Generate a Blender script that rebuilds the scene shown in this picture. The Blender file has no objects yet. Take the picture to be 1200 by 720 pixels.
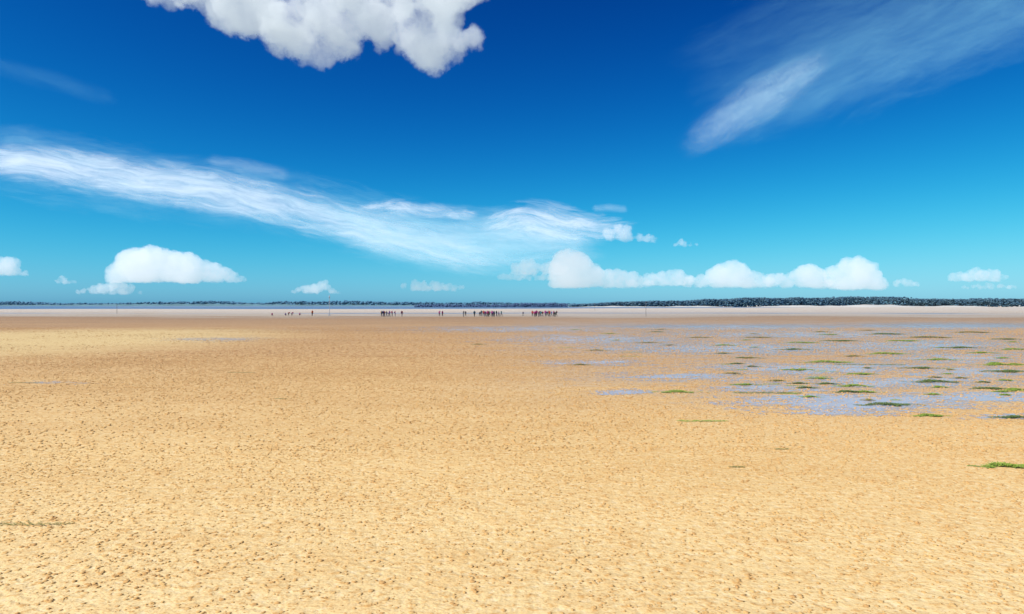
import bpy, bmesh, math, random
import numpy as np
from mathutils import Vector, Matrix
random.seed(7); rng=np.random.default_rng(7)
sc=bpy.context.scene
F=800.0; CH=3.1; HZ=358.0
def gp(px,py,z=0.0):
    d=(CH-z)*F/(py-HZ); return ((px-600)/F*d, d, z)
def sp(px,py,D):
    return Vector(((px-600)/F*D, D, CH+(HZ-py)/F*D))

# ---------------- node helpers
class NT:
    def __init__(s,tree): s.t=tree; s.n=tree.nodes; s.l=tree.links; s.n.clear()
    def new(s,typ,ins=None,**kw):
        n=s.n.new(typ)
        for k,v in kw.items(): setattr(n,k,v)
        if ins:
            for k,v in ins.items(): s.put(n.inputs[k],v)
        return n
    def put(s,sock,v):
        if isinstance(v,bpy.types.NodeSocket): s.l.new(v,sock)
        elif v is not None:
            if hasattr(sock.default_value,'__len__') and isinstance(v,(tuple,list)) and len(v)==3 and len(sock.default_value)==4: v=(*v,1)
            sock.default_value=v
    def m(s,op,a,b=None,c=None,clamp=False):
        n=s.n.new('ShaderNodeMath'); n.operation=op; n.use_clamp=clamp
        for i,v in enumerate((a,b,c)):
            if v is not None: s.put(n.inputs[i],v)
        return n.outputs[0]
    def vm(s,op,a,b=None):
        n=s.n.new('ShaderNodeVectorMath'); n.operation=op
        s.put(n.inputs[0],a)
        if b is not None: s.put(n.inputs[1],b)
        return n.outputs[0]
    def mix(s,f,a,b,bt='MIX'):
        n=s.n.new('ShaderNodeMix'); n.data_type='RGBA'; n.blend_type=bt
        s.put(n.inputs[0],f); s.put(n.inputs[6],a); s.put(n.inputs[7],b); return n.outputs[2]
    def noise(s,vec,scale,detail=4,rough=.55,dist=0.0,out=0):
        n=s.new('ShaderNodeTexNoise',{'Vector':vec,'Scale':scale,'Detail':detail,'Roughness':rough,'Distortion':dist}); return n.outputs[out]
    def ss(s,v,a,b,lo=0.0,hi=1.0):
        n=s.n.new('ShaderNodeMapRange'); n.interpolation_type='SMOOTHSTEP'
        for i,x in enumerate((v,a,b,lo,hi)): s.put(n.inputs[i],x)
        return n.outputs[0]
    def ramp(s,f,stops):
        n=s.n.new('ShaderNodeValToRGB'); s.put(n.inputs[0],f); e=n.color_ramp.elements
        while len(e)<len(stops): e.new(0.5)
        for i,(p,c) in enumerate(stops): e[i].position=p; e[i].color=(*c,1)
        return n.outputs[0]
def mat(name):
    m=bpy.data.materials.new(name); m.use_nodes=True; return m,NT(m.node_tree)
def out(t,sh): 
    o=t.new('ShaderNodeOutputMaterial'); t.l.new(sh,o.inputs['Surface'])
def simple(name,col,rough=.8,var=.3,scale=4):
    m,t=mat(name); g=t.new('ShaderNodeNewGeometry').outputs['Position']
    n=t.noise(g,scale,4)
    c=t.mix(n,tuple(x*(1-var) for x in col),tuple(min(1,x*(1+var)) for x in col))
    b=t.new('ShaderNodeBsdfPrincipled',{'Base Color':c,'Roughness':rough}); out(t,b.outputs[0]); return m

def mesh_np(name,verts,faces,mats=(),smooth=False,matidx=None):
    me=bpy.data.meshes.new(name)
    verts=np.asarray(verts,dtype=np.float32); faces=np.asarray(faces,dtype=np.int32); k=faces.shape[1]
    me.vertices.add(len(verts)); me.vertices.foreach_set('co',verts.ravel())
    me.loops.add(faces.size); me.loops.foreach_set('vertex_index',faces.ravel())
    me.polygons.add(len(faces)); me.polygons.foreach_set('loop_start',np.arange(0,faces.size,k,dtype=np.int32))
    for m in mats: me.materials.append(m)
    if matidx is not None: me.polygons.foreach_set('material_index',np.asarray(matidx,dtype=np.int32))
    me.update(calc_edges=True)
    if smooth: me.polygons.foreach_set('use_smooth',np.ones(len(faces),dtype=bool))
    me.validate()
    o=bpy.data.objects.new(name,me); sc.collection.objects.link(o); return o
def ico(sub):
    bm=bmesh.new(); bmesh.ops.create_icosphere(bm,subdivisions=sub,radius=1)
    v=np.array([x.co[:] for x in bm.verts]); f=np.array([[a.index for a in x.verts] for x in bm.faces]); bm.free(); return v,f

# ---------------- world + sun
sd=Vector((-0.70,-0.45,0)).normalized(); EL=math.radians(52)
sdir=Vector((sd.x*math.cos(EL),sd.y*math.cos(EL),math.sin(EL)))
w=bpy.data.worlds.new("World"); sc.world=w; w.use_nodes=True; t=NT(w.node_tree)
sky=t.new('ShaderNodeTexSky',sky_type='NISHITA',sun_disc=False,sun_elevation=EL,sun_rotation=math.atan2(sd.x,sd.y),altitude=0,air_density=1.0,dust_density=0.4,ozone_density=3.0)
sep=t.new('ShaderNodeSeparateColor',{0:sky.outputs[0]})
r_,g_,b_=[t.m('MULTIPLY',sep.outputs[i],0.1) for i in range(3)]
def comp(x,mul,k): # soft shoulder
    y=t.m('MULTIPLY',x,mul); return t.m('MULTIPLY',t.m('DIVIDE',y,t.m('ADD',1.0,t.m('MULTIPLY',y,k))),10.0)
R_=comp(t.m('MULTIPLY',t.m('POWER',r_,4.0),6.0),.50,2.0)
G_=comp(t.m('MULTIPLY',t.m('POWER',g_,2.7),3.5),1.3,.90)
B_=comp(t.m('MULTIPLY',t.m('MULTIPLY',b_,t.m('POWER',g_,1.2)),4.0),1.9,.84)
comb=t.new('ShaderNodeCombineColor',{0:R_,1:G_,2:B_})
bg=t.new('ShaderNodeBackground',{'Color':comb.outputs[0],'Strength':0.1})
o=t.new('ShaderNodeOutputWorld'); t.l.new(bg.outputs[0],o.inputs[0])
L=bpy.data.lights.new('sun','SUN'); L.energy=5.0; L.angle=math.radians(.5); L.color=(1,.95,.88)
lo=bpy.data.objects.new('sun',L); lo.rotation_euler=sdir.to_track_quat('Z','Y').to_euler(); sc.collection.objects.link(lo)

# ---------------- camera
cd=bpy.data.cameras.new('camera'); cd.lens=24; cd.sensor_width=36; cd.clip_start=.1; cd.clip_end=200000
cam=bpy.data.objects.new('camera',cd); cam.location=(0,0,CH); cam.rotation_euler=(math.radians(90)-math.atan(2/F),0,0)
sc.collection.objects.link(cam); sc.camera=cam
sc.view_settings.view_transform='Standard'; sc.view_settings.look='None'; sc.view_settings.exposure=0

# ---------------- sand flat
m,t=mat('sand'); pos=t.new('ShaderNodeNewGeometry').outputs['Position']
sx=t.new('ShaderNodeSeparateXYZ',{0:pos}); X,Y=sx.outputs[0],sx.outputs[1]
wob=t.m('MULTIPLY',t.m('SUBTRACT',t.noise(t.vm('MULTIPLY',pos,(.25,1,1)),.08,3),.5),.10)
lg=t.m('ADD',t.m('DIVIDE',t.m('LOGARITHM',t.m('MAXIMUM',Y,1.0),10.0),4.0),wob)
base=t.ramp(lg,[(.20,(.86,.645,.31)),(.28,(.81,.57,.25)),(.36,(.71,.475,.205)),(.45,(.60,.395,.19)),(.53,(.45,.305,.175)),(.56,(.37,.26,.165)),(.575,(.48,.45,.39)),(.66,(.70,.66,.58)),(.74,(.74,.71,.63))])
n1=t.noise(t.vm('MULTIPLY',pos,(.35,1,1)),.22,4,.6)
base=t.mix(t.ss(n1,.35,.7),base,(.92,.88,.83),'MULTIPLY')
ex=t.m('POWER',t.m('DIVIDE',t.m('ADD',X,46.0),27.0),2.0); ey=t.m('POWER',t.m('DIVIDE',t.m('SUBTRACT',Y,62.0),34.0),2.0)
pale=t.ss(t.m('ADD',t.m('ADD',ex,ey),t.m('MULTIPLY',n1,.5)),.3,1.5,1.0,0.0)
base=t.mix(t.m('MULTIPLY',pale,.75),base,(.76,.60,.28))
g1=t.noise(pos,26,3,.6); g2=t.noise(pos,9,4,.66); g3=t.noise(pos,1.6,4,.7)
base=t.mix(t.ss(g1,.54,.66,0,.6),base,(.72,.48,.26),'MULTIPLY')
base=t.mix(t.ss(g2,.53,.65,0,.7),base,(.78,.56,.33),'MULTIPLY')
base=t.mix(t.ss(g2,.46,.34,0,.5),base,(.92,.76,.47))
base=t.mix(t.ss(g3,.45,.65,0,.5),base,(.92,.81,.68),'MULTIPLY')
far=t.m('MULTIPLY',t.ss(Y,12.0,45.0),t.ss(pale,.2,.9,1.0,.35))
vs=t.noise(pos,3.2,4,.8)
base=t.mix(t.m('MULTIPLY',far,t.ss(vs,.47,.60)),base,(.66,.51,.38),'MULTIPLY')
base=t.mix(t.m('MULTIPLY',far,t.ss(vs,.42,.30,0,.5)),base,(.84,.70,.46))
dx=t.ss(X,-6.0,14.0); dy=t.m('MULTIPLY',t.ss(Y,17.0,28.0),t.ss(Y,90.0,150.0,1.0,.3))
damp=t.m('MULTIPLY',t.m('MULTIPLY',dx,dy),t.ss(t.noise(t.vm('MULTIPLY',pos,(.3,.8,1)),.6,6,.7),.35,.6))
base=t.mix(t.m('MULTIPLY',damp,.65),base,(.42,.37,.30))
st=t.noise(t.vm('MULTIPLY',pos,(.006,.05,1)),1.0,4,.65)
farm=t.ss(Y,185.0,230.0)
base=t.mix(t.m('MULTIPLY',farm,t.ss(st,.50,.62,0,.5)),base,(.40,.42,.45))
rip=t.new('ShaderNodeTexWave',{'Vector':t.vm('ADD',pos,t.vm('MULTIPLY',t.noise(pos,.9,3,out=1),(1.2,1.2,0))),'Scale':1.6,'Distortion':5.0,'Detail':2.0,'Detail Scale':1.2},wave_type='BANDS',bands_direction='Y').outputs['Fac']
h=t.m('ADD',t.m('ADD',t.m('MULTIPLY',g1,.3),t.m('MULTIPLY',g2,1.0)),t.m('ADD',t.m('MULTIPLY',g3,1.4),t.m('MULTIPLY',rip,.14)))
bmp=t.new('ShaderNodeBump',{'Height':h,'Strength':.7,'Distance':.05})
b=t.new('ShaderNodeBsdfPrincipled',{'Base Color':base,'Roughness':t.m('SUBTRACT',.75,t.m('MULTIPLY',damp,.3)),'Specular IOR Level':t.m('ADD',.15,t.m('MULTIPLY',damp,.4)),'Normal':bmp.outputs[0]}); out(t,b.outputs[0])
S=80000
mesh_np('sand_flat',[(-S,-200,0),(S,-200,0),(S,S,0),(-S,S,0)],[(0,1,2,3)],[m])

# ---------------- worm casts (one mass)
def casts(n,y0,y1,tmpl,rmin,rmax,hmul,pw=3.2):
    tv,tf=tmpl
    y=np.sqrt(rng.uniform(y0**2,y1**2,n*2)); x=rng.uniform(-1,1,n*2)*(y*.80+1.0)
    dn=np.sin(x*.9+np.sin(y*.7)*1.3)*np.sin(y*1.1+x*.35)*.5+np.sin(x*.23+1)*np.sin(y*.31+2)*.5
    dn+= .35*np.clip(x/ (y*.75),-1,1)
    pl=((x+46)/27)**2+((y-62)/34)**2
    dn=np.where(pl<1.1,dn-1.0,dn)
    keep=rng.uniform(-1.6,1.0,n*2)<dn+.05; x=x[keep][:n]; y=y[keep][:n]
    j=rng.random(len(x))<.6; src=rng.integers(0,len(x),j.sum()); x[j]=x[src]+rng.normal(0,.030,j.sum()); y[j]=y[src]+rng.normal(0,.030,j.sum())
    n=len(x)
    r=rmin+(rmax-rmin)*rng.random(n)**pw
    a=rng.uniform(0,6.283,n); ca,sa=np.cos(a),np.sin(a); k=len(tv)
    v=np.repeat(tv[None],n,0)*(1+rng.normal(0,.20,(n,k,1)))
    sx_=r*rng.uniform(.8,1.35,n); sy_=r*rng.uniform(.75,1.2,n); sz=r*rng.uniform(.4,1.0,n)*hmul
    vx=v[:,:,0]*sx_[:,None]; vy=v[:,:,1]*sy_[:,None]; vz=v[:,:,2]*sz[:,None]
    P=np.stack([vx*ca[:,None]-vy*sa[:,None]+x[:,None], vx*sa[:,None]+vy*ca[:,None]+y[:,None], vz],-1)
    Fc=tf[None]+(np.arange(n)*k)[:,None,None]
    return P.reshape(-1,3),Fc.reshape(-1,3)
m,t=mat('cast_sand'); pos=t.new('ShaderNodeNewGeometry').outputs['Position']
n=t.noise(pos,3.5,3,.7); n2=t.noise(pos,60,2)
yy=t.new('ShaderNodeSeparateXYZ',{0:pos}).outputs[1]
c0=t.mix(t.ss(yy,8.0,45.0),(.74,.47,.18),(.57,.36,.17))
c=t.mix(t.ss(n,.4,.65),c0,t.mix(.6,c0,(.52,.25,.08)))
c=t.mix(t.m('MULTIPLY',n2,.3),c,(.38,.20,.08))
b=t.new('ShaderNodeBsdfPrincipled',{'Base Color':c,'Roughness':.9,'Specular IOR Level':.1}); out(t,b.outputs[0]); castm=m
i1=ico(2); i0=ico(1)
parts=[casts(42000,5.5,15,i1,.003,.028,.65,3.2),casts(130000,14.5,42,i0,.008,.046,.7,2.9),casts(100000,41,95,i0,.018,.08,.6)]
V=np.concatenate([p[0] for p in parts]); off=0; FL=[]
for p in parts: FL.append(p[1]+off); off+=len(p[0])
mesh_np('worm_casts',V,np.concatenate(FL),[castm],smooth=True)

# ---------------- tide pools
m,t=mat('shallow_water'); pos=t.new('ShaderNodeNewGeometry').outputs['Position']
at=t.new('ShaderNodeAttribute',attribute_name='dens').outputs['Fac']
wv=t.vm('MULTIPLY',pos,(.35,.9,1)); n=t.noise(wv,1.0,6,.75,.3); ns=t.noise(pos,4.0,4,.85)
v=t.m('ADD',at,t.m('ADD',t.m('MULTIPLY',t.m('SUBTRACT',n,.5),2.6),t.m('MULTIPLY',t.m('SUBTRACT',ns,.5),3.4)))
al=t.m('MULTIPLY',t.ss(v,.24,.50),.90)
rp=t.noise(t.vm('MULTIPLY',pos,(1,2.5,1)),9,3); bm_=t.new('ShaderNodeBump',{'Height':rp,'Strength':.12,'Distance':.02})
b=t.new('ShaderNodeBsdfPrincipled',{'Base Color':(.53,.51,.54),'Roughness':.22,'IOR':1.33,'Specular IOR Level':.42,'Normal':bm_.outputs[0]})
tr=t.new('ShaderNodeBsdfTransparent'); mx=t.new('ShaderNodeMixShader',{0:al,1:tr.outputs[0],2:b.outputs[0]}); out(t,mx.outputs[0]); waterm=m
bl=[(1010,472,150,11,.92),(735,460,36,3.5,.85),(1150,466,90,8,.82),(960,432,170,8,.66),(1060,448,160,8,.68),(800,442,110,7,.5),(1130,436,90,8,.62),(700,425,80,5,.5),(900,455,90,6,.58),(1180,488,60,4,.62),(980,484,90,4,.6),(860,408,230,9,.52),(1080,405,190,9,.52),(700,398,150,8,.5),(960,392,270,7,.5),(1130,420,140,8,.56),(620,386,170,5,.44),(1110,383,190,6,.46),(860,384,250,5,.46),(60,449,60,2,.3),(260,398,70,3,.3)]
gx=np.linspace(-60,130,420); gy=np.exp(np.linspace(math.log(16),math.log(150),260)); GX,GY=np.meshgrid(gx,gy)
PX=600+GX/GY*F; PY=HZ+CH*F/GY; D=np.zeros_like(GX)-.4
for (cx,cy,hx,hy,wt) in bl:
    D=np.maximum(D, (wt*1.05+.4)*np.exp(-(((PX-cx)/hx)**2+((PY-cy)/hy)**2)*.8)-.4)
idx=np.arange(GX.size).reshape(GX.shape)
fq=np.stack([idx[:-1,:-1],idx[:-1,1:],idx[1:,1:],idx[1:,:-1]],-1).reshape(-1,4)
fq=fq[(D.ravel()[fq]>-.38).any(axis=1)]
ob=mesh_np('tide_pools',np.stack([GX,GY,np.full_like(GX,.006)],-1).reshape(-1,3),fq,[waterm])
a=ob.data.attributes.new('dens','FLOAT','POINT'); a.data.foreach_set('value',D.astype(np.float32).ravel())

# ---------------- seaweed
sw=[simple('seaweed_green',(.24,.33,.04),.6,.5,9),simple('seaweed_dark',(.12,.17,.04),.6,.5,9),simple('seaweed_brown',(.26,.22,.06),.6,.5,9)]
def weed(px,py,wpx,mi,cnt=None):
    x,y,_=gp(px,py); W=wpx/F*y/2; Dp=max(.14,W*.42)
    vs=[];fs=[];n=cnt or int(min(520,90+W*120))
    for i in range(n):
        u=rng.normal(0,.5); v=rng.normal(0,.36)
        cx=u*W; cy=v*Dp*(1-.4*abs(u))+math.sin(u*5+px)*Dp*.35; L_=rng.uniform(.08,.30)*(.5+W*.5); a=rng.normal(0,.5); wd=rng.uniform(.006,.020)*(.6+W*.4)
        if cnt: cy*=.4; wd*=.6; cx=(i/cnt*2-1)*W
        pts=[]
        for k in range(5):
            s=k/4-.5; a2=a+math.sin(s*4+i)*.5
            pts.append((cx+math.cos(a2)*s*L_,cy+math.sin(a2)*s*L_, .008+rng.uniform(0,.04)*(1+W)*math.exp(-2*u*u)*(.3 if cnt else 1)))
        for (qx,qy,qz) in pts: vs+= [(qx,qy-wd,qz),(qx,qy+wd,qz+.004)]
        b0=len(vs)-10
        for k in range(4): fs.append((b0+2*k,b0+2*k+2,b0+2*k+3,b0+2*k+1))
    o=mesh_np('seaweed_clump',vs,fs,[sw[mi]]); o.location=(x,y,0); return o
WL=[(1178,547,58,0),(793,460,44,0),(825,494,56,0,60),(935,434,44,0),(1000,453,44,0),(995,460,36,1),(900,461,80,1,90),(1040,475,60,1),(1095,448,60,1),(1180,436,60,1),(1090,488,36,0),(1187,490,44,1),(283,437,30,2,40),(42,615,86,2,26),(1080,432,44,1),(970,425,60,0),(1040,415,50,0),(930,410,40,1),(1020,428,80,1,90),(880,420,30,2),(850,405,30,0),(1125,408,50,1),(1170,428,50,0),(680,428,24,2),(760,402,30,2),(985,400,50,1),(1090,396,60,2),(700,411,26,2),(918,527,16,2,14),(30,449,36,2,40),(865,548,16,2,14),(640,395,40,2,40),(1180,398,40,1),(560,404,18,2),
(1100,422,40,0),(1060,400,46,0),(1150,414,36,0),(890,396,40,2),(820,396,34,2),(740,418,26,0,40),(1010,439,36,0),(1160,456,44,1),(960,444,30,0),(860,434,34,2,40),(1190,410,40,0),(940,402,40,0),(1040,392,50,1),(1140,390,50,2),
(150,412,22,2,30),(400,400,22,2,30),(250,392,30,2,30),(480,420,16,2,30),(330,468,14,2,18)]
for q in WL: weed(*q)
for i in range(60):
    py=random.uniform(384,474); px=random.uniform(660 if py<420 else 820,1195); weed(px,py,random.uniform(10,30),random.choice([0,0,0,1,2]),random.choice([None,None,35]))

# ---------------- far water, shores
m,t=mat('sea_water'); pos=t.new('ShaderNodeNewGeometry').outputs['Position']
n=t.noise(t.vm('MULTIPLY',pos,(.004,.02,1)),1,5,.6)
c=t.mix(t.ss(n,.4,.6),(.07,.16,.30),(.20,.28,.36))
bm_=t.new('ShaderNodeBump',{'Height':t.noise(pos,.6,4),'Strength':.5,'Distance':.4})
b=t.new('ShaderNodeBsdfPrincipled',{'Base Color':c,'Roughness':.35,'IOR':1.33,'Normal':bm_.outputs[0]}); out(t,b.outputs[0]); seam=m
def strip(name,pts_near,pts_far,z,mt):
    vs=[(*p,z) for p in pts_near]+[(*p,z) for p in pts_far]; n=len(pts_near)
    return mesh_np(name,vs,[(i,i+1,n+i+1,n+i) for i in range(n-1)],[mt])
xs=np.linspace(-6000,700,60)
near=[(x,600+80*math.sin(x*.0021)+25*math.sin(x*.013)+max(0,(x-0)*.9)) for x in xs]
farp=[(x,max(2300+100*math.sin(x*.002),0) if x<150 else max(1300,620+x*.9+30)) for x in xs]
strip('sea',near,farp,.05,seam)
xs=np.linspace(-260,420,50)
strip('tidal_channel',[(x,262+6*math.sin(x*.03)+4*math.sin(x*.11)) for x in xs],[(x,274+8*math.sin(x*.021+1)+4*math.sin(x*.09)) for x in xs],.006,seam)

def ridge(name,x0,x1,Dist,hf,depth,mt,step=6):
    xs=np.arange(x0,x1,step); vs=[];rows=7
    for j in range(rows):
        s=j/(rows-1)
        for x in xs:
            hh=hf(x)*math.sin(math.pi*s)**.8*(.85+.3*math.sin(x*.05+j*2)*.5+.15*math.sin(x*.17+j))
            vs.append((x,Dist+(s-.5)*depth+10*math.sin(x*.01),hh-.3))
    n=len(xs); fs=[(j*n+i,j*n+i+1,(j+1)*n+i+1,(j+1)*n+i) for j in range(rows-1) for i in range(n-1)]
    return mesh_np(name,vs,fs,[mt],smooth=True)
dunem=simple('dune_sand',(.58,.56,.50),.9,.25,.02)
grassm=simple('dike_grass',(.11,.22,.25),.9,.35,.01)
ridge('dike',-3600,300,2500,lambda x:7+2*math.sin(x*.004),90,grassm,10)
def dh(x): return max(.2,min(1,(x-60)/250))*(2.6+1.4*math.sin(x*.013)+1.0*math.sin(x*.041+1))
ridge('dune',60,1500,1180,dh,80,dunem,5)

def leafmat(name,c1,c2):
    m,t=mat(name); g=t.new('ShaderNodeNewGeometry'); 
    n=t.noise(g.outputs['Position'],.15,4,.7); c=t.mix(t.ss(n,.35,.65),c1,c2)
    b=t.new('ShaderNodeBsdfPrincipled',{'Base Color':c,'Roughness':.9,'Specular IOR Level':.1}); out(t,b.outputs[0]); return m
lm_far=leafmat('haze_tinted_foliage_far',(.08,.19,.30),(.11,.23,.32)); lm=leafmat('haze_tinted_foliage',(.065,.14,.215),(.105,.18,.215))  # blue distance haze is mixed into both leaf colours
def trees(name,x0,x1,Dist,hf,depth,n,mt,r0,r1):
    tv,tf=ico(1); k=len(tv)
    x=rng.uniform(x0,x1,n); y=Dist+rng.uniform(-.5,.5,n)*depth; hh=np.array([hf(a) for a in x])
    z=hh*rng.random(n)**.7; r=rng.uniform(r0,r1,n)
    v=np.repeat(tv[None],n,0)*(1+rng.normal(0,.28,(n,k,1)))*r[:,None,None]
    v[:,:,0]*=1.25; v[:,:,2]*=.8
    P=v+np.stack([x,y,z],-1)[:,None,:]
    Fc=tf[None]+(np.arange(n)*k)[:,None,None]
    return mesh_np(name,P.reshape(-1,3),Fc.reshape(-1,3),[mt])
def fb(x,s=0): return math.sin(x*.011+s)+.6*math.sin(x*.027+2*s)+.4*math.sin(x*.071+s)+.3*math.sin(x*.19+s)
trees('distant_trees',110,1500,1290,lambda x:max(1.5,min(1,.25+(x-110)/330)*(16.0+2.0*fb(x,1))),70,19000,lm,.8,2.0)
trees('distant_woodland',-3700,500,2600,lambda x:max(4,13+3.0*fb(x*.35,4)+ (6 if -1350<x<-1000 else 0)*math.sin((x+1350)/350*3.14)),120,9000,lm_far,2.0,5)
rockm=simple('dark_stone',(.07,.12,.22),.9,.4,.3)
def rocks():
    tv,tf=ico(1); k=len(tv); n=2200
    x=rng.uniform(-150,85,n); hh=4.0+2.0*(x>0); y=1050+rng.normal(0,3,n); z=hh*rng.random(n)*np.exp(-((y-1050)/5)**2); r=rng.uniform(.5,1.5,n)
    P=(np.repeat(tv[None],n,0)*(1+rng.normal(0,.15,(n,k,1)))*r[:,None,None])+np.stack([x,y,z],-1)[:,None,:]
    return mesh_np('breakwater',P.reshape(-1,3),(tf[None]+(np.arange(n)*k)[:,None,None]).reshape(-1,3),[rockm])
rocks()

# ---------------- marker poles
woodm=simple('weathered_wood',(.16,.13,.11),.8,.3,3); whitem=simple('pale_paint',(.45,.47,.5),.6,.1,3)
def cyl(bm,x,y,z0,z1,r0,r1,seg=10,mi=0):
    r=bmesh.ops.create_cone(bm,cap_ends=True,segments=seg,radius1=r0,radius2=r1,depth=z1-z0,matrix=Matrix.Translation((x,y,(z0+z1)/2)))
    for v in r['verts']:
        for f in v.link_faces: f.material_index=mi
def pole(name,px,D,H,mi,r,top=True):
    bm=bmesh.new(); cyl(bm,0,0,-.3,H,r,r*.8,10,0)
    if top:
        cyl(bm,0,0,H,H+.5,.22,.04,12,1); cyl(bm,0,0,H-.6,H-.1,.04,.22,12,1)
        for a in range(3):
            q=a*2.09; cyl(bm,math.cos(q)*.35,math.sin(q)*.35,-.2,.6,.07,.04,6,0)
    me=bpy.data.meshes.new(name); bm.to_mesh(me); bm.free(); me.materials.append([woodm,whitem][mi]); me.materials.append(whitem)
    o=bpy.data.objects.new(name,me); o.location=((px-600)/F*D,D,0); sc.collection.objects.link(o)
pole('channel_marker',386,200,5.6,1,.09); pole('marker_pole',757,190,4.3,0,.06,False); pole('marker_pole',137,260,3.6,0,.07,False); pole('marker_pole',697,420,4.5,0,.08,False)

# ---------------- people
cols={'red':(.45,.03,.03),'navy':(.015,.02,.08),'black':(.012,.012,.018),'purple':(.12,.03,.20),'magenta':(.35,.03,.16),'blue':(.03,.08,.30),'white':(.6,.6,.6),'orange':(.6,.18,.03),'teal':(.03,.2,.22),'grey':(.08,.08,.10),'olive':(.05,.06,.03)}
cm={k:simple('cloth_'+k,v,.85,.15,20) for k,v in cols.items()}
skin=simple('skin',(.50,.28,.19),.6,.05,20); hairm=[simple('hair_brown',(.06,.035,.02),.7,.2,40),simple('hair_blond',(.30,.20,.10),.7,.2,40)]; boot=simple('boots',(.03,.03,.03),.6,.2,10)
def skeleton(pose):
    J={'pel':(0,0,.96),'sp':(0,0,1.14),'ch':(0,.0,1.36),'nk':(0,.0,1.50),'hd':(0,.015,1.60),'tp':(0,.01,1.71),'ns':(0,.095,1.60)}
    def leg(s,kf,af,kz=.50,az=.08):
        q=(1 if s=='r' else -1)
        J[s+'hip']=(.1*q,0,.90); J[s+'kn']=(.12*q,kf,kz); J[s+'an']=(.13*q,af,az); J[s+'to']=(.15*q,af+.17,az-.04)
    def arm(s,e,wr):
        q=1 if s=='r' else -1
        J[s+'sh']=(.18*q,0,1.42); J[s+'el']=(e[0]*q,e[1],e[2]); J[s+'wr']=(wr[0]*q,wr[1],wr[2])
        d=(Vector(J[s+'wr'])-Vector(J[s+'el'])).normalized(); h=Vector(J[s+'wr'])+d*.09; J[s+'ha']=tuple(h)
        J[s+'th']=tuple(Vector(J[s+'wr'])+d*.05+Vector((-.035*q,.03,0)))
        for i in range(4): J[s+'f%d'%i]=tuple(h+d*(.07+.01*(1.5-abs(i-1.5)))+Vector((-.01*q,(i-1.5)*.022,0)))
    leg('l',.02,0); leg('r',.03,.02); arm('l',(.24,-.02,1.13),(.25,.06,.88)); arm('r',(.24,-.02,1.13),(.24,.08,.88))
    if pose=='walk': leg('l',.20,.24,.52,.09); leg('r',-.06,-.30,.50,.15); arm('l',(.23,-.14,1.15),(.24,-.08,.92)); arm('r',(.23,.10,1.15),(.22,.27,.98))
    if pose=='hips': arm('l',(.38,-.08,1.18),(.2,.08,1.02)); arm('r',(.24,.02,1.13),(.15,.26,1.15))
    if pose=='point': arm('r',(.26,.25,1.38),(.25,.50,1.42))
    if pose=='bend':
        c=Vector(J['pel'])
        R=Matrix.Rotation(math.radians(-62),3,'X')
        for k in J:
            if k[1:] in('hip','kn','an','to') or k=='pel': continue
            J[k]=tuple(R@(Vector(J[k])-c)+c)
        for s,q in(('l',-1),('r',1)):
            S_=Vector(J[s+'sh']); arm_e=S_+Vector((.03*q,.03,-.29)); arm_w=arm_e+Vector((-.02*q,.06,-.25)); sh=J[s+'sh']
            arm(s,(arm_e.x*q,arm_e.y,arm_e.z),(arm_w.x*q,arm_w.y,arm_w.z)); J[s+'sh']=sh
    if pose=='crouch':
        dz=-.60
        for k in list(J): J[k]=(J[k][0],J[k][1]-.1+ (J[k][2]-.96)*.35*(1 if J[k][2]>.96 else 0),J[k][2]+dz)
        for s,q in(('l',-1),('r',1)):
            J[s+'kn']=(.16*q,.30,.50); J[s+'an']=(.13*q,.0,.08); J[s+'to']=(.15*q,.17,.04)
            sh=J[s+'sh']; arm(s,(.26,.25,.62),(.12,.42,.42)); J[s+'sh']=sh
    return J
Rd={'pel':.16,'sp':.15,'ch':.175,'nk':.065,'hd':.105,'tp':.08,'ns':.02,'hip':.115,'kn':.075,'an':.055,'to':.045,'sh':.09,'el':.06,'wr':.042,'ha':.04,'th':.013}
E=[('pel','sp'),('sp','ch'),('ch','nk'),('nk','hd'),('hd','tp'),('hd','ns')]
for s in 'lr':
    E+=[('pel',s+'hip'),(s+'hip',s+'kn'),(s+'kn',s+'an'),(s+'an',s+'to'),('ch',s+'sh'),(s+'sh',s+'el'),(s+'el',s+'wr'),(s+'wr',s+'ha'),(s+'wr',s+'th')]+[(s+'ha',s+'f%d'%i) for i in range(4)]
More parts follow.
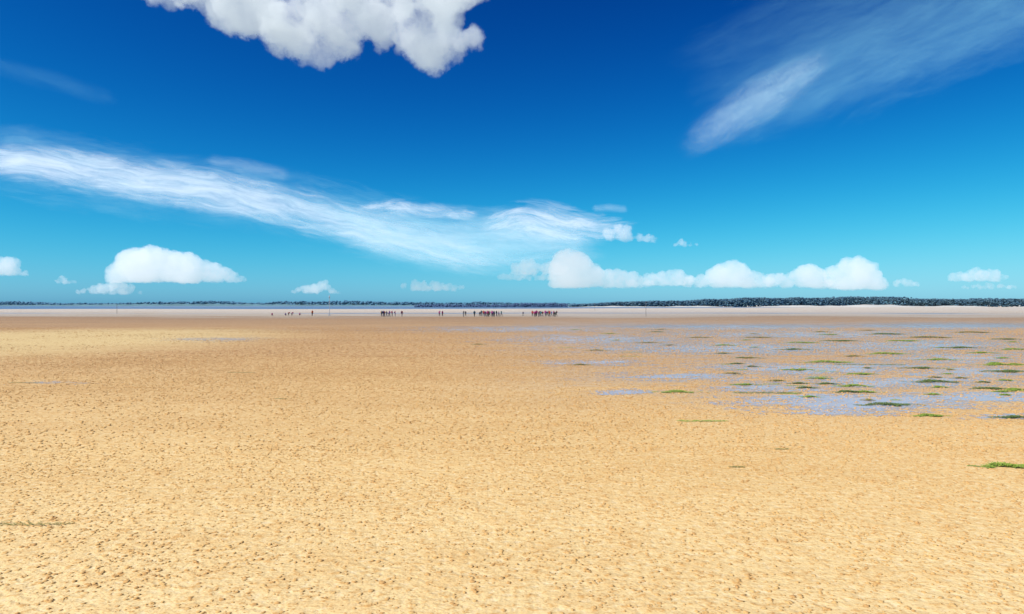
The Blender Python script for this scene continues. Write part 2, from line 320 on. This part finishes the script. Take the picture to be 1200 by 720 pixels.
def build_pose(pose):
    J=skeleton(pose); ks=list(J); me=bpy.data.meshes.new('b'); me.from_pydata([J[k] for k in ks],[(ks.index(a),ks.index(b)) for a,b in E],[])
    ob=bpy.data.objects.new('b',me); sc.collection.objects.link(ob)
    md=ob.modifiers.new('s','SKIN'); md.use_smooth_shade=True
    for i,k in enumerate(ks):
        r=Rd.get(k,Rd.get(k[1:],.010)); sv=me.skin_vertices[0].data[i]; sv.radius=(r*(1.15 if k in('ch','sp','pel') else 1),r*(.8 if k in('ch','sp','pel') else 1)); sv.use_root=(k=='pel')
    s2=ob.modifiers.new('u','SUBSURF'); s2.levels=1; s2.render_levels=1
    dg=bpy.context.evaluated_depsgraph_get(); nm=bpy.data.meshes.new_from_object(ob.evaluated_get(dg)); bpy.data.objects.remove(ob)
    segs=[(Vector(J[a]),Vector(J[b]),a,b) for a,b in E]; idx=[]
    for p in nm.polygons:
        c=p.center; best=None
        for a,b_,ka,kb in segs:
            d=b_-a; u=max(0,min(1,(c-a).dot(d)/d.length_squared)); dd=(c-(a+d*u)).length/ max(.02,Rd.get(kb,Rd.get(kb[1:],.012)))
            if best is None or dd<best[0]: best=(dd,ka,kb)
        kb=best[2]; hd=Vector(J['hd'])
        if kb in('hd','tp','ns'):
            idx.append(3 if (kb=='tp' or c.y<hd.y-.03) and kb!='ns' and (c-hd).length>.05 else 2)
        elif kb[1:] in('hip','kn','an'): idx.append(1)
        elif kb[1:]=='to': idx.append(4)
        elif kb[1:] in('ha','th') or kb[1:2]=='f' : idx.append(2)
        else: idx.append(0)
    for _ in range(5): nm.materials.append(boot)
    nm.polygons.foreach_set('material_index',idx); nm.polygons.foreach_set('use_smooth',[True]*len(idx))
    return nm,J
poses={p:build_pose(p) for p in('stand','walk','hips','point','bend','crouch')}
def rbox():
    bm=bmesh.new(); bmesh.ops.create_cube(bm,size=1); 
    for v in bm.verts: v.co=Vector((v.co.x*.30,v.co.y*.17,v.co.z*.44))
    bmesh.ops.bevel(bm,geom=bm.edges[:],offset=.05,segments=2,affect='EDGES')
    me=bpy.data.meshes.new('backpack'); bm.to_mesh(me); bm.free(); return me
packs=[]
for c in('red','navy','orange','teal'):
    q=rbox(); q.materials.append(cm[c]); packs.append(q)
jk=['red','navy','black','purple','magenta','blue','navy','black','magenta','red','teal','grey','purple','navy']
def person(px,D,pose=None,sc_=1.0,jc=None,rot=None):
    pose=pose or random.choice(['stand','stand','walk','walk','hips','point','bend'])
    nm,J=poses[pose]; me=nm.copy(); me.name='person'
    me.materials[0]=cm[jc or random.choice(jk)]; me.materials[1]=cm[random.choice(['navy','black','grey','black','olive'])]; me.materials[2]=skin; me.materials[3]=random.choice(hairm); me.materials[4]=boot
    o=bpy.data.objects.new('person',me); sc.collection.objects.link(o)
    z0=min(v.co.z for v in me.vertices)*sc_
    o.location=((px-600)/F*D,D,-z0); o.scale=(sc_,)*3; o.rotation_euler=(0,0,rot if rot is not None else random.uniform(0,6.28))
    if pose in('stand','walk','hips') and random.random()<.45:
        b=bpy.data.objects.new('backpack',random.choice(packs)); b.parent=o; b.location=(0,-.21,1.24); sc.collection.objects.link(b)
for px,ps in[(319,'crouch'),(335,'crouch'),(338,'bend'),(342,'bend'),(351,'crouch')]: person(px,205+random.uniform(-4,4),ps,.85)
person(366,200,'stand',1,'orange')
for px in[447,449,450.5,453,455,456.5,459.5,463,471]: person(px,190+random.uniform(-4,4),None,random.uniform(.9,1.05))
for px in[515,518.5]: person(px,196+random.uniform(-3,3),None,.95,'magenta')
for px in[543,545.5,556,562,564,566.5,568,569,571,572.5,574,576.5,578,579,582,584.5,587.5]: person(px,190+random.uniform(-6,6),None,random.uniform(.9,1.05))
person(613,196,'walk',.8)
for px in[624,626.5,628,629,631.5,633,634,636,639,640,641.5,643,644,646.5,649,650.5,652]: person(px,190+random.uniform(-6,6),None,random.uniform(.9,1.05))

# ---------------- cumulus clouds: fog volumes with added self-glow
texs={}
def tex(size,depth=4):
    k=(size,depth)
    if k not in texs:
        tx=bpy.data.textures.new('c%s'%size,'CLOUDS'); tx.noise_scale=size; tx.noise_depth=depth; tx.noise_basis='ORIGINAL_PERLIN'; texs[k]=tx
    return texs[k]
def cmesh(cx,by,balls,voxel,d1,d2,flat=True,thick=1.0):
    bm=bmesh.new()
    for (px,py,r) in balls:
        ry=random.uniform(-.5,.5)*r*thick
        bmesh.ops.create_icosphere(bm,subdivisions=2,radius=r,matrix=Matrix.Translation((px-cx,ry,by-py)))
    if flat:
        for v in bm.verts:
            if v.co.z<0: v.co.z*=.15
    me=bpy.data.meshes.new('cloud_hull'); bm.to_mesh(me); bm.free()
    o=bpy.data.objects.new('tmp',me); sc.collection.objects.link(o)
    r=o.modifiers.new('r','REMESH'); r.mode='VOXEL'; r.voxel_size=voxel
    for dd in (d1,d2):
        if dd:
            a=o.modifiers.new('a','DISPLACE'); a.texture=tex(dd[0]); a.strength=dd[1]; a.mid_level=.5; a.texture_coords='LOCAL'
    dg=bpy.context.evaluated_depsgraph_get(); nm=bpy.data.meshes.new_from_object(o.evaluated_get(dg)); bpy.data.objects.remove(o)
    nm.name='cloud_hull'; nm.materials.clear(); return nm
def fogmat(name,sA,sB,dens,emis,ecol,lo_,hi_,bias,sharp,wB=.25,zb=0):
    m,t=mat(name); tc=t.new('ShaderNodeTexCoord').outputs['Object']
    dn=t.new('ShaderNodeAttribute',attribute_name='density').outputs['Fac']
    nA=t.noise(tc,sA,6,.62); nB=t.noise(tc,sB,3,.6)
    er=t.m('ADD',t.m('MULTIPLY',nA,1-wB),t.m('MULTIPLY',nB,wB))
    dd=t.m('SUBTRACT',t.m('ADD',dn,bias),t.m('MULTIPLY',t.ss(er,hi_,lo_),1.0))
    de_=t.m('MULTIPLY',t.m('MULTIPLY',t.ss(dd,.0,sharp),t.ss(dn,.02,.25)),dens)
    vo=t.new('ShaderNodeVolumeScatter',{'Color':(1,1,1),'Density':de_,'Anisotropy':0.0})
    em=t.new('ShaderNodeEmission',{'Color':ecol,'Strength':t.m('MULTIPLY',de_,emis)})  # glow stands in for ambient light scattered inside the cloud
    ad=t.new('ShaderNodeAddShader'); t.l.new(vo.outputs[0],ad.inputs[0]); t.l.new(em.outputs[0],ad.inputs[1])
    oo=t.new('ShaderNodeOutputMaterial'); t.l.new(ad.outputs[0],oo.inputs['Volume']); return m
fogN=fogmat('self_lit_cloud_fog',.045,.16,.034,.40,(.84,.95,1.0),.36,.62,.22,.42)
fogF=fogmat('self_lit_distant_cloud_fog',.19,.50,.045,.52,(.84,.94,1.0),.34,.62,.40,.42,.35)
def volcloud(cx,by,D0,nm,voxel,band,mt,step):
    src=bpy.data.objects.new('cloud_hull',nm); sc.collection.objects.link(src)
    vol=bpy.data.volumes.new('cumulus_cloud'); vob=bpy.data.objects.new('cumulus_cloud',vol); sc.collection.objects.link(vob)
    md=vob.modifiers.new('m','MESH_TO_VOLUME'); md.object=src; md.resolution_mode='VOXEL_SIZE'; md.voxel_size=voxel; md.interior_band_width=band; md.density=1.0
    vol.render.step_size=step
    vol.materials.append(mt)
    vob.location=sp(cx,by,D0); vob.scale=(D0/F,)*3
    src.hide_render=True; src.parent=vob
balls=[]
low=[(150,4),(200,22),(250,42),(300,62),(340,78),(375,90),(400,84),(430,74),(470,84),(505,98),(540,94),(578,66),(582,20),(565,-5)]
lx=[p[0] for p in low]; ly=[p[1] for p in low]
for i in range(260):
    x=random.uniform(160,572); b_=np.interp(x,lx,ly); r=random.uniform(13,28)*(.75 if x<230 else 1)
    y=b_-r*.8-random.random()**1.3*(b_+80-r)
    if abs(x-392)<12 and y<8: continue
    balls.append((x-5,y-12,r))
volcloud(370,40,2600,cmesh(370,40,balls,2.5,(30,18),(12,8),flat=False,thick=2.0),3.0,12.0,fogN,4.0)
def prof(x0,x1,by,tops,rmin=2.0,n=40):
    tx=[p[0] for p in tops]; ty=[p[1] for p in tops]; bs=[]
    for i in range(n):
        x=random.uniform(x0,x1); top=np.interp(x,tx,ty); h=max(2.5,by-top)
        r=max(rmin*.9,min(h*.5,random.uniform(.2,.42)*h+rmin*.3)); z=random.uniform(0,1)**.6
        bs.append((x,by-max(0,(h-r))*z,r))
    return bs
def cu(x0,x1,by,tops,n=40,D=20000,rmin=2.8,vox=.8,band=2.8):
    cx=(x0+x1)/2
    volcloud(cx,by,D,cmesh(cx,by,prof(x0-3,x1+3,by,[(a,b-2.0) for a,b in tops],rmin,n),vox,(7,6.0),(3,3.0)),vox,band,fogF,1.3)
cu(135,285,331,[(130,311),(140,297),(160,288),(178,286),(195,293),(215,292),(235,301),(260,312),(285,323)],110)
cu(-15,30,323,[(-15,303),(0,301),(15,300),(25,310),(30,318)],30)
cu(95,160,345,[(97,339),(115,333),(138,329),(150,332),(160,341)],40,band=2.0)
cu(64,83,333,[(66,328),(74,324),(82,329)],12,band=2.0)
cu(345,395,344,[(345,339),(365,331),(378,328),(390,335),(395,341)],30,band=2.0)
cu(473,543,341,[(475,332),(485,326),(500,329),(520,330),(542,336)],35,band=2.0)
cu(604,660,322,[(606,308),(618,303),(632,309),(648,306),(660,310)],40,D=23000,band=2.2)
cu(654,762,337,[(650,315),(660,294),(668,289),(680,295),(690,305),(705,313),(725,315),(745,319),(760,330)],90)
cu(588,650,329,[(590,322),(610,319),(650,322)],26,band=2)
cu(763,807,335,[(765,320),(780,316),(795,315),(806,323)],38,band=2.2)
cu(808,902,337,[(808,324),(830,319),(842,309),(856,304),(868,309),(885,317),(902,326)],75)
cu(902,972,337,[(898,322),(915,320),(928,320),(940,310),(952,307),(965,315),(972,328)],60)
cu(980,1035,339,[(978,309),(990,301),(1003,300),(1016,304),(1028,315),(1035,330)],55)
cu(1050,1072,336,[(1050,329),(1060,325),(1071,330)],14,band=2.0)
cu(1116,1174,330,[(1117,320),(1130,317),(1150,313),(1165,316),(1173,323)],40,band=2.2)
cu(1130,1190,339,[(1130,335),(1160,332),(1190,335)],22,band=2)
cu(714,769,284,[(716,266),(725,261),(740,264),(752,274),(768,277)],22,D=20000,band=3.2)
cu(790,813,289,[(790,284),(800,281),(812,285)],9,D=20000,band=2)

# ---------------- cirrus sheets
def cirmat(name,soft,ns,nv,amp,bright=(.86,.95,.99),ripple=0,maxa=1.0):
    m,t=mat(name); uv=t.new('ShaderNodeAttribute',attribute_name='flow').outputs['Vector']; de=t.new('ShaderNodeAttribute',attribute_name='dens').outputs['Fac']
    wa=t.noise(t.vm('MULTIPLY',uv,(.012,.03,1)),1.0,2,out=1); wu=t.vm('ADD',uv,t.vm('MULTIPLY',t.vm('SUBTRACT',wa,(.5,.5,.5)),(60,26,0)))
    n1=t.noise(t.vm('MULTIPLY',wu,(ns,nv,1)),1.0,6,.62); n2=t.noise(t.vm('MULTIPLY',wu,(ns*3,nv*2.5,1)),1.0,4,.7)
    n=t.m('ADD',t.m('MULTIPLY',n1,.65),t.m('MULTIPLY',n2,.35))
    if ripple:
        wn=t.new('ShaderNodeTexWave',{'Vector':t.vm('MULTIPLY',uv,(ripple,ripple*.25,1)),'Scale':1.0,'Distortion':4.0,'Detail':3.0,'Detail Scale':1.5},wave_type='BANDS',bands_direction='X').outputs['Fac']
        n=t.m('ADD',t.m('MULTIPLY',n,.62),t.m('MULTIPLY',wn,.38))
    v=t.m('ADD',de,t.m('MULTIPLY',t.m('SUBTRACT',n,.5),amp))
    al=t.m('MULTIPLY',t.ss(v,.18,.18+soft),maxa)
    al=t.m('MULTIPLY',al,t.ss(de,.0,.35))
    tl=t.new('ShaderNodeBsdfTranslucent',{'Color':bright}); d=t.new('ShaderNodeBsdfDiffuse',{'Color':bright}); mm=t.new('ShaderNodeMixShader',{0:.25,1:tl.outputs[0],2:d.outputs[0]})
    tr=t.new('ShaderNodeBsdfTransparent'); mx=t.new('ShaderNodeMixShader',{0:al,1:tr.outputs[0],2:mm.outputs[0]}); out(t,mx.outputs[0]); return m
ciA=cirmat('cirrus_ice',1.25,.010,.085,2.0,maxa=.82); ciB=cirmat('thin_cirrus_ice',1.2,.008,.05,1.5,bright=(.5,.88,.95),maxa=.40); ciC=cirmat('rippled_cirrus_ice',1.2,.02,.09,2.0,ripple=.30,maxa=.50,bright=(.65,.90,.96))
ciE=cirmat('veil_band_ice',1.3,.010,.06,1.5,bright=(.72,.93,.98),maxa=.55)
ciF=cirmat('soft_cirrus_ice',1.5,.007,.045,1.7,bright=(.32,.74,.85),maxa=.34)
ciG=cirmat('broken_cirrus_ice',1.3,.016,.10,2.6,maxa=.80)
ciD=cirmat('veil_ice',1.4,.006,.03,1.1,bright=(.3,.76,.88),maxa=.30)
def spline(P,n):
    P=np.array(P,float); u=np.r_[0,np.cumsum(np.hypot(*(P[1:,:2]-P[:-1,:2]).T))]; s=np.linspace(0,u[-1],n)
    o=np.stack([np.interp(s,u,P[:,k]) for k in range(P.shape[1])],-1)
    k=np.ones(15)/15
    for c in range(P.shape[1]): 
        e=np.pad(o[:,c],7,mode='reflect',reflect_type='odd'); o[:,c]=np.convolve(e,k,'valid')
    return s,o
def cirrus(P,H,mt,skew=0.0,off=0):
    n=160; mrow=41; s,o=spline(P,n); tg=np.gradient(o[:,:2],axis=0); tg/=np.linalg.norm(tg,axis=1)[:,None]; nr=np.stack([tg[:,1],-tg[:,0]],-1); nr*=np.where(nr[:,1:2]>0,-1,1)
    vs=[];fl=[];de=[]
    tt=np.linspace(-1,1,mrow)
    for i in range(n):
        for q in tt:
            hw=o[i,2] if q>0 else o[i,3]; wq=q*hw*1.4
            px=o[i,0]+nr[i,0]*wq; py=min(336,o[i,1]+nr[i,1]*wq)
            Dd=(H-CH)*F/(HZ-py); vs.append(((px-600)/F*Dd,Dd,H))
            fl.append((s[i]+off+wq*skew,wq,off)); e=min(1,i/25,(n-1-i)/25)
            de.append(o[i,4]*max(0,1-abs(q)**1.8)*e)
    idx=np.arange(n*mrow).reshape(n,mrow); fq=np.stack([idx[:-1,:-1],idx[:-1,1:],idx[1:,1:],idx[1:,:-1]],-1).reshape(-1,4)
    ob=mesh_np('cirrus_cloud',vs,fq,[mt],smooth=True)
    a=ob.data.attributes.new('dens','FLOAT','POINT'); a.data.foreach_set('value',np.array(de,dtype=np.float32))
    a=ob.data.attributes.new('flow','FLOAT_VECTOR','POINT'); a.data.foreach_set('vector',np.array(fl,dtype=np.float32).ravel())
cirrus([(-110,176,20,18,.9),(60,192,20,22,1.),(160,210,24,22,1.),(260,226,24,26,1.),(340,244,26,22,.9),(420,267,22,22,.85),(500,288,24,24,.8),(570,303,22,18,.75),(660,322,12,10,.5)],2000,ciA)
cirrus([(-110,165,34,55,.7),(150,200,34,50,.7),(350,235,30,45,.7),(500,275,35,40,.8),(600,290,40,34,.8),(730,300,20,20,.4)],2030,ciB,off=300)
cirrus([(360,254,22,26,.6),(460,272,30,34,.9),(550,284,36,36,1.0),(640,286,40,34,1.0),(730,292,24,18,.6)],1980,ciE,off=5300)
cirrus([(550,270,14,14,.5),(610,256,18,26,.9),(655,262,22,28,.95),(700,268,16,16,.8),(760,268,8,8,.4)],1960,ciG,skew=.6,off=700)
cirrus([(410,247,6,6,.5),(460,243,10,9,.9),(500,247,9,8,.8),(570,252,8,8,.5)],1950,ciG,off=1200)
cirrus([(230,186,7,6,.5),(285,196,11,10,.7),(350,210,9,9,.5)],1950,ciE,off=1900)
cirrus([(690,246,5,4,.6),(714,244,6,5,.8),(740,246,5,4,.6)],1950,ciE,off=1300)
cirrus([(1400,-80,80,60,.8),(1150,25,75,55,.8),(1020,75,75,50,.8),(920,120,60,40,.7),(780,180,30,20,.4)],3000,ciF,off=2200)
cirrus([(1400,-70,50,40,.6),(1150,40,40,30,.6),(1020,95,40,26,.6),(920,132,30,20,.5),(780,185,14,12,.3)],2980,ciF,off=6200)
cirrus([(1400,-150,90,100,.8),(1050,10,90,100,.8),(900,70,80,80,.7),(740,140,40,40,.3)],3050,ciD,off=2900)
cirrus([(790,182,14,14,.4),(860,138,22,20,.85),(895,115,24,22,.95),(935,90,20,18,.8),(985,55,12,12,.3)],2950,ciC,off=3300)
cirrus([(-60,60,10,10,.4),(50,92,14,14,.5),(160,126,10,10,.4)],3000,ciD,off=3800)
print('done')
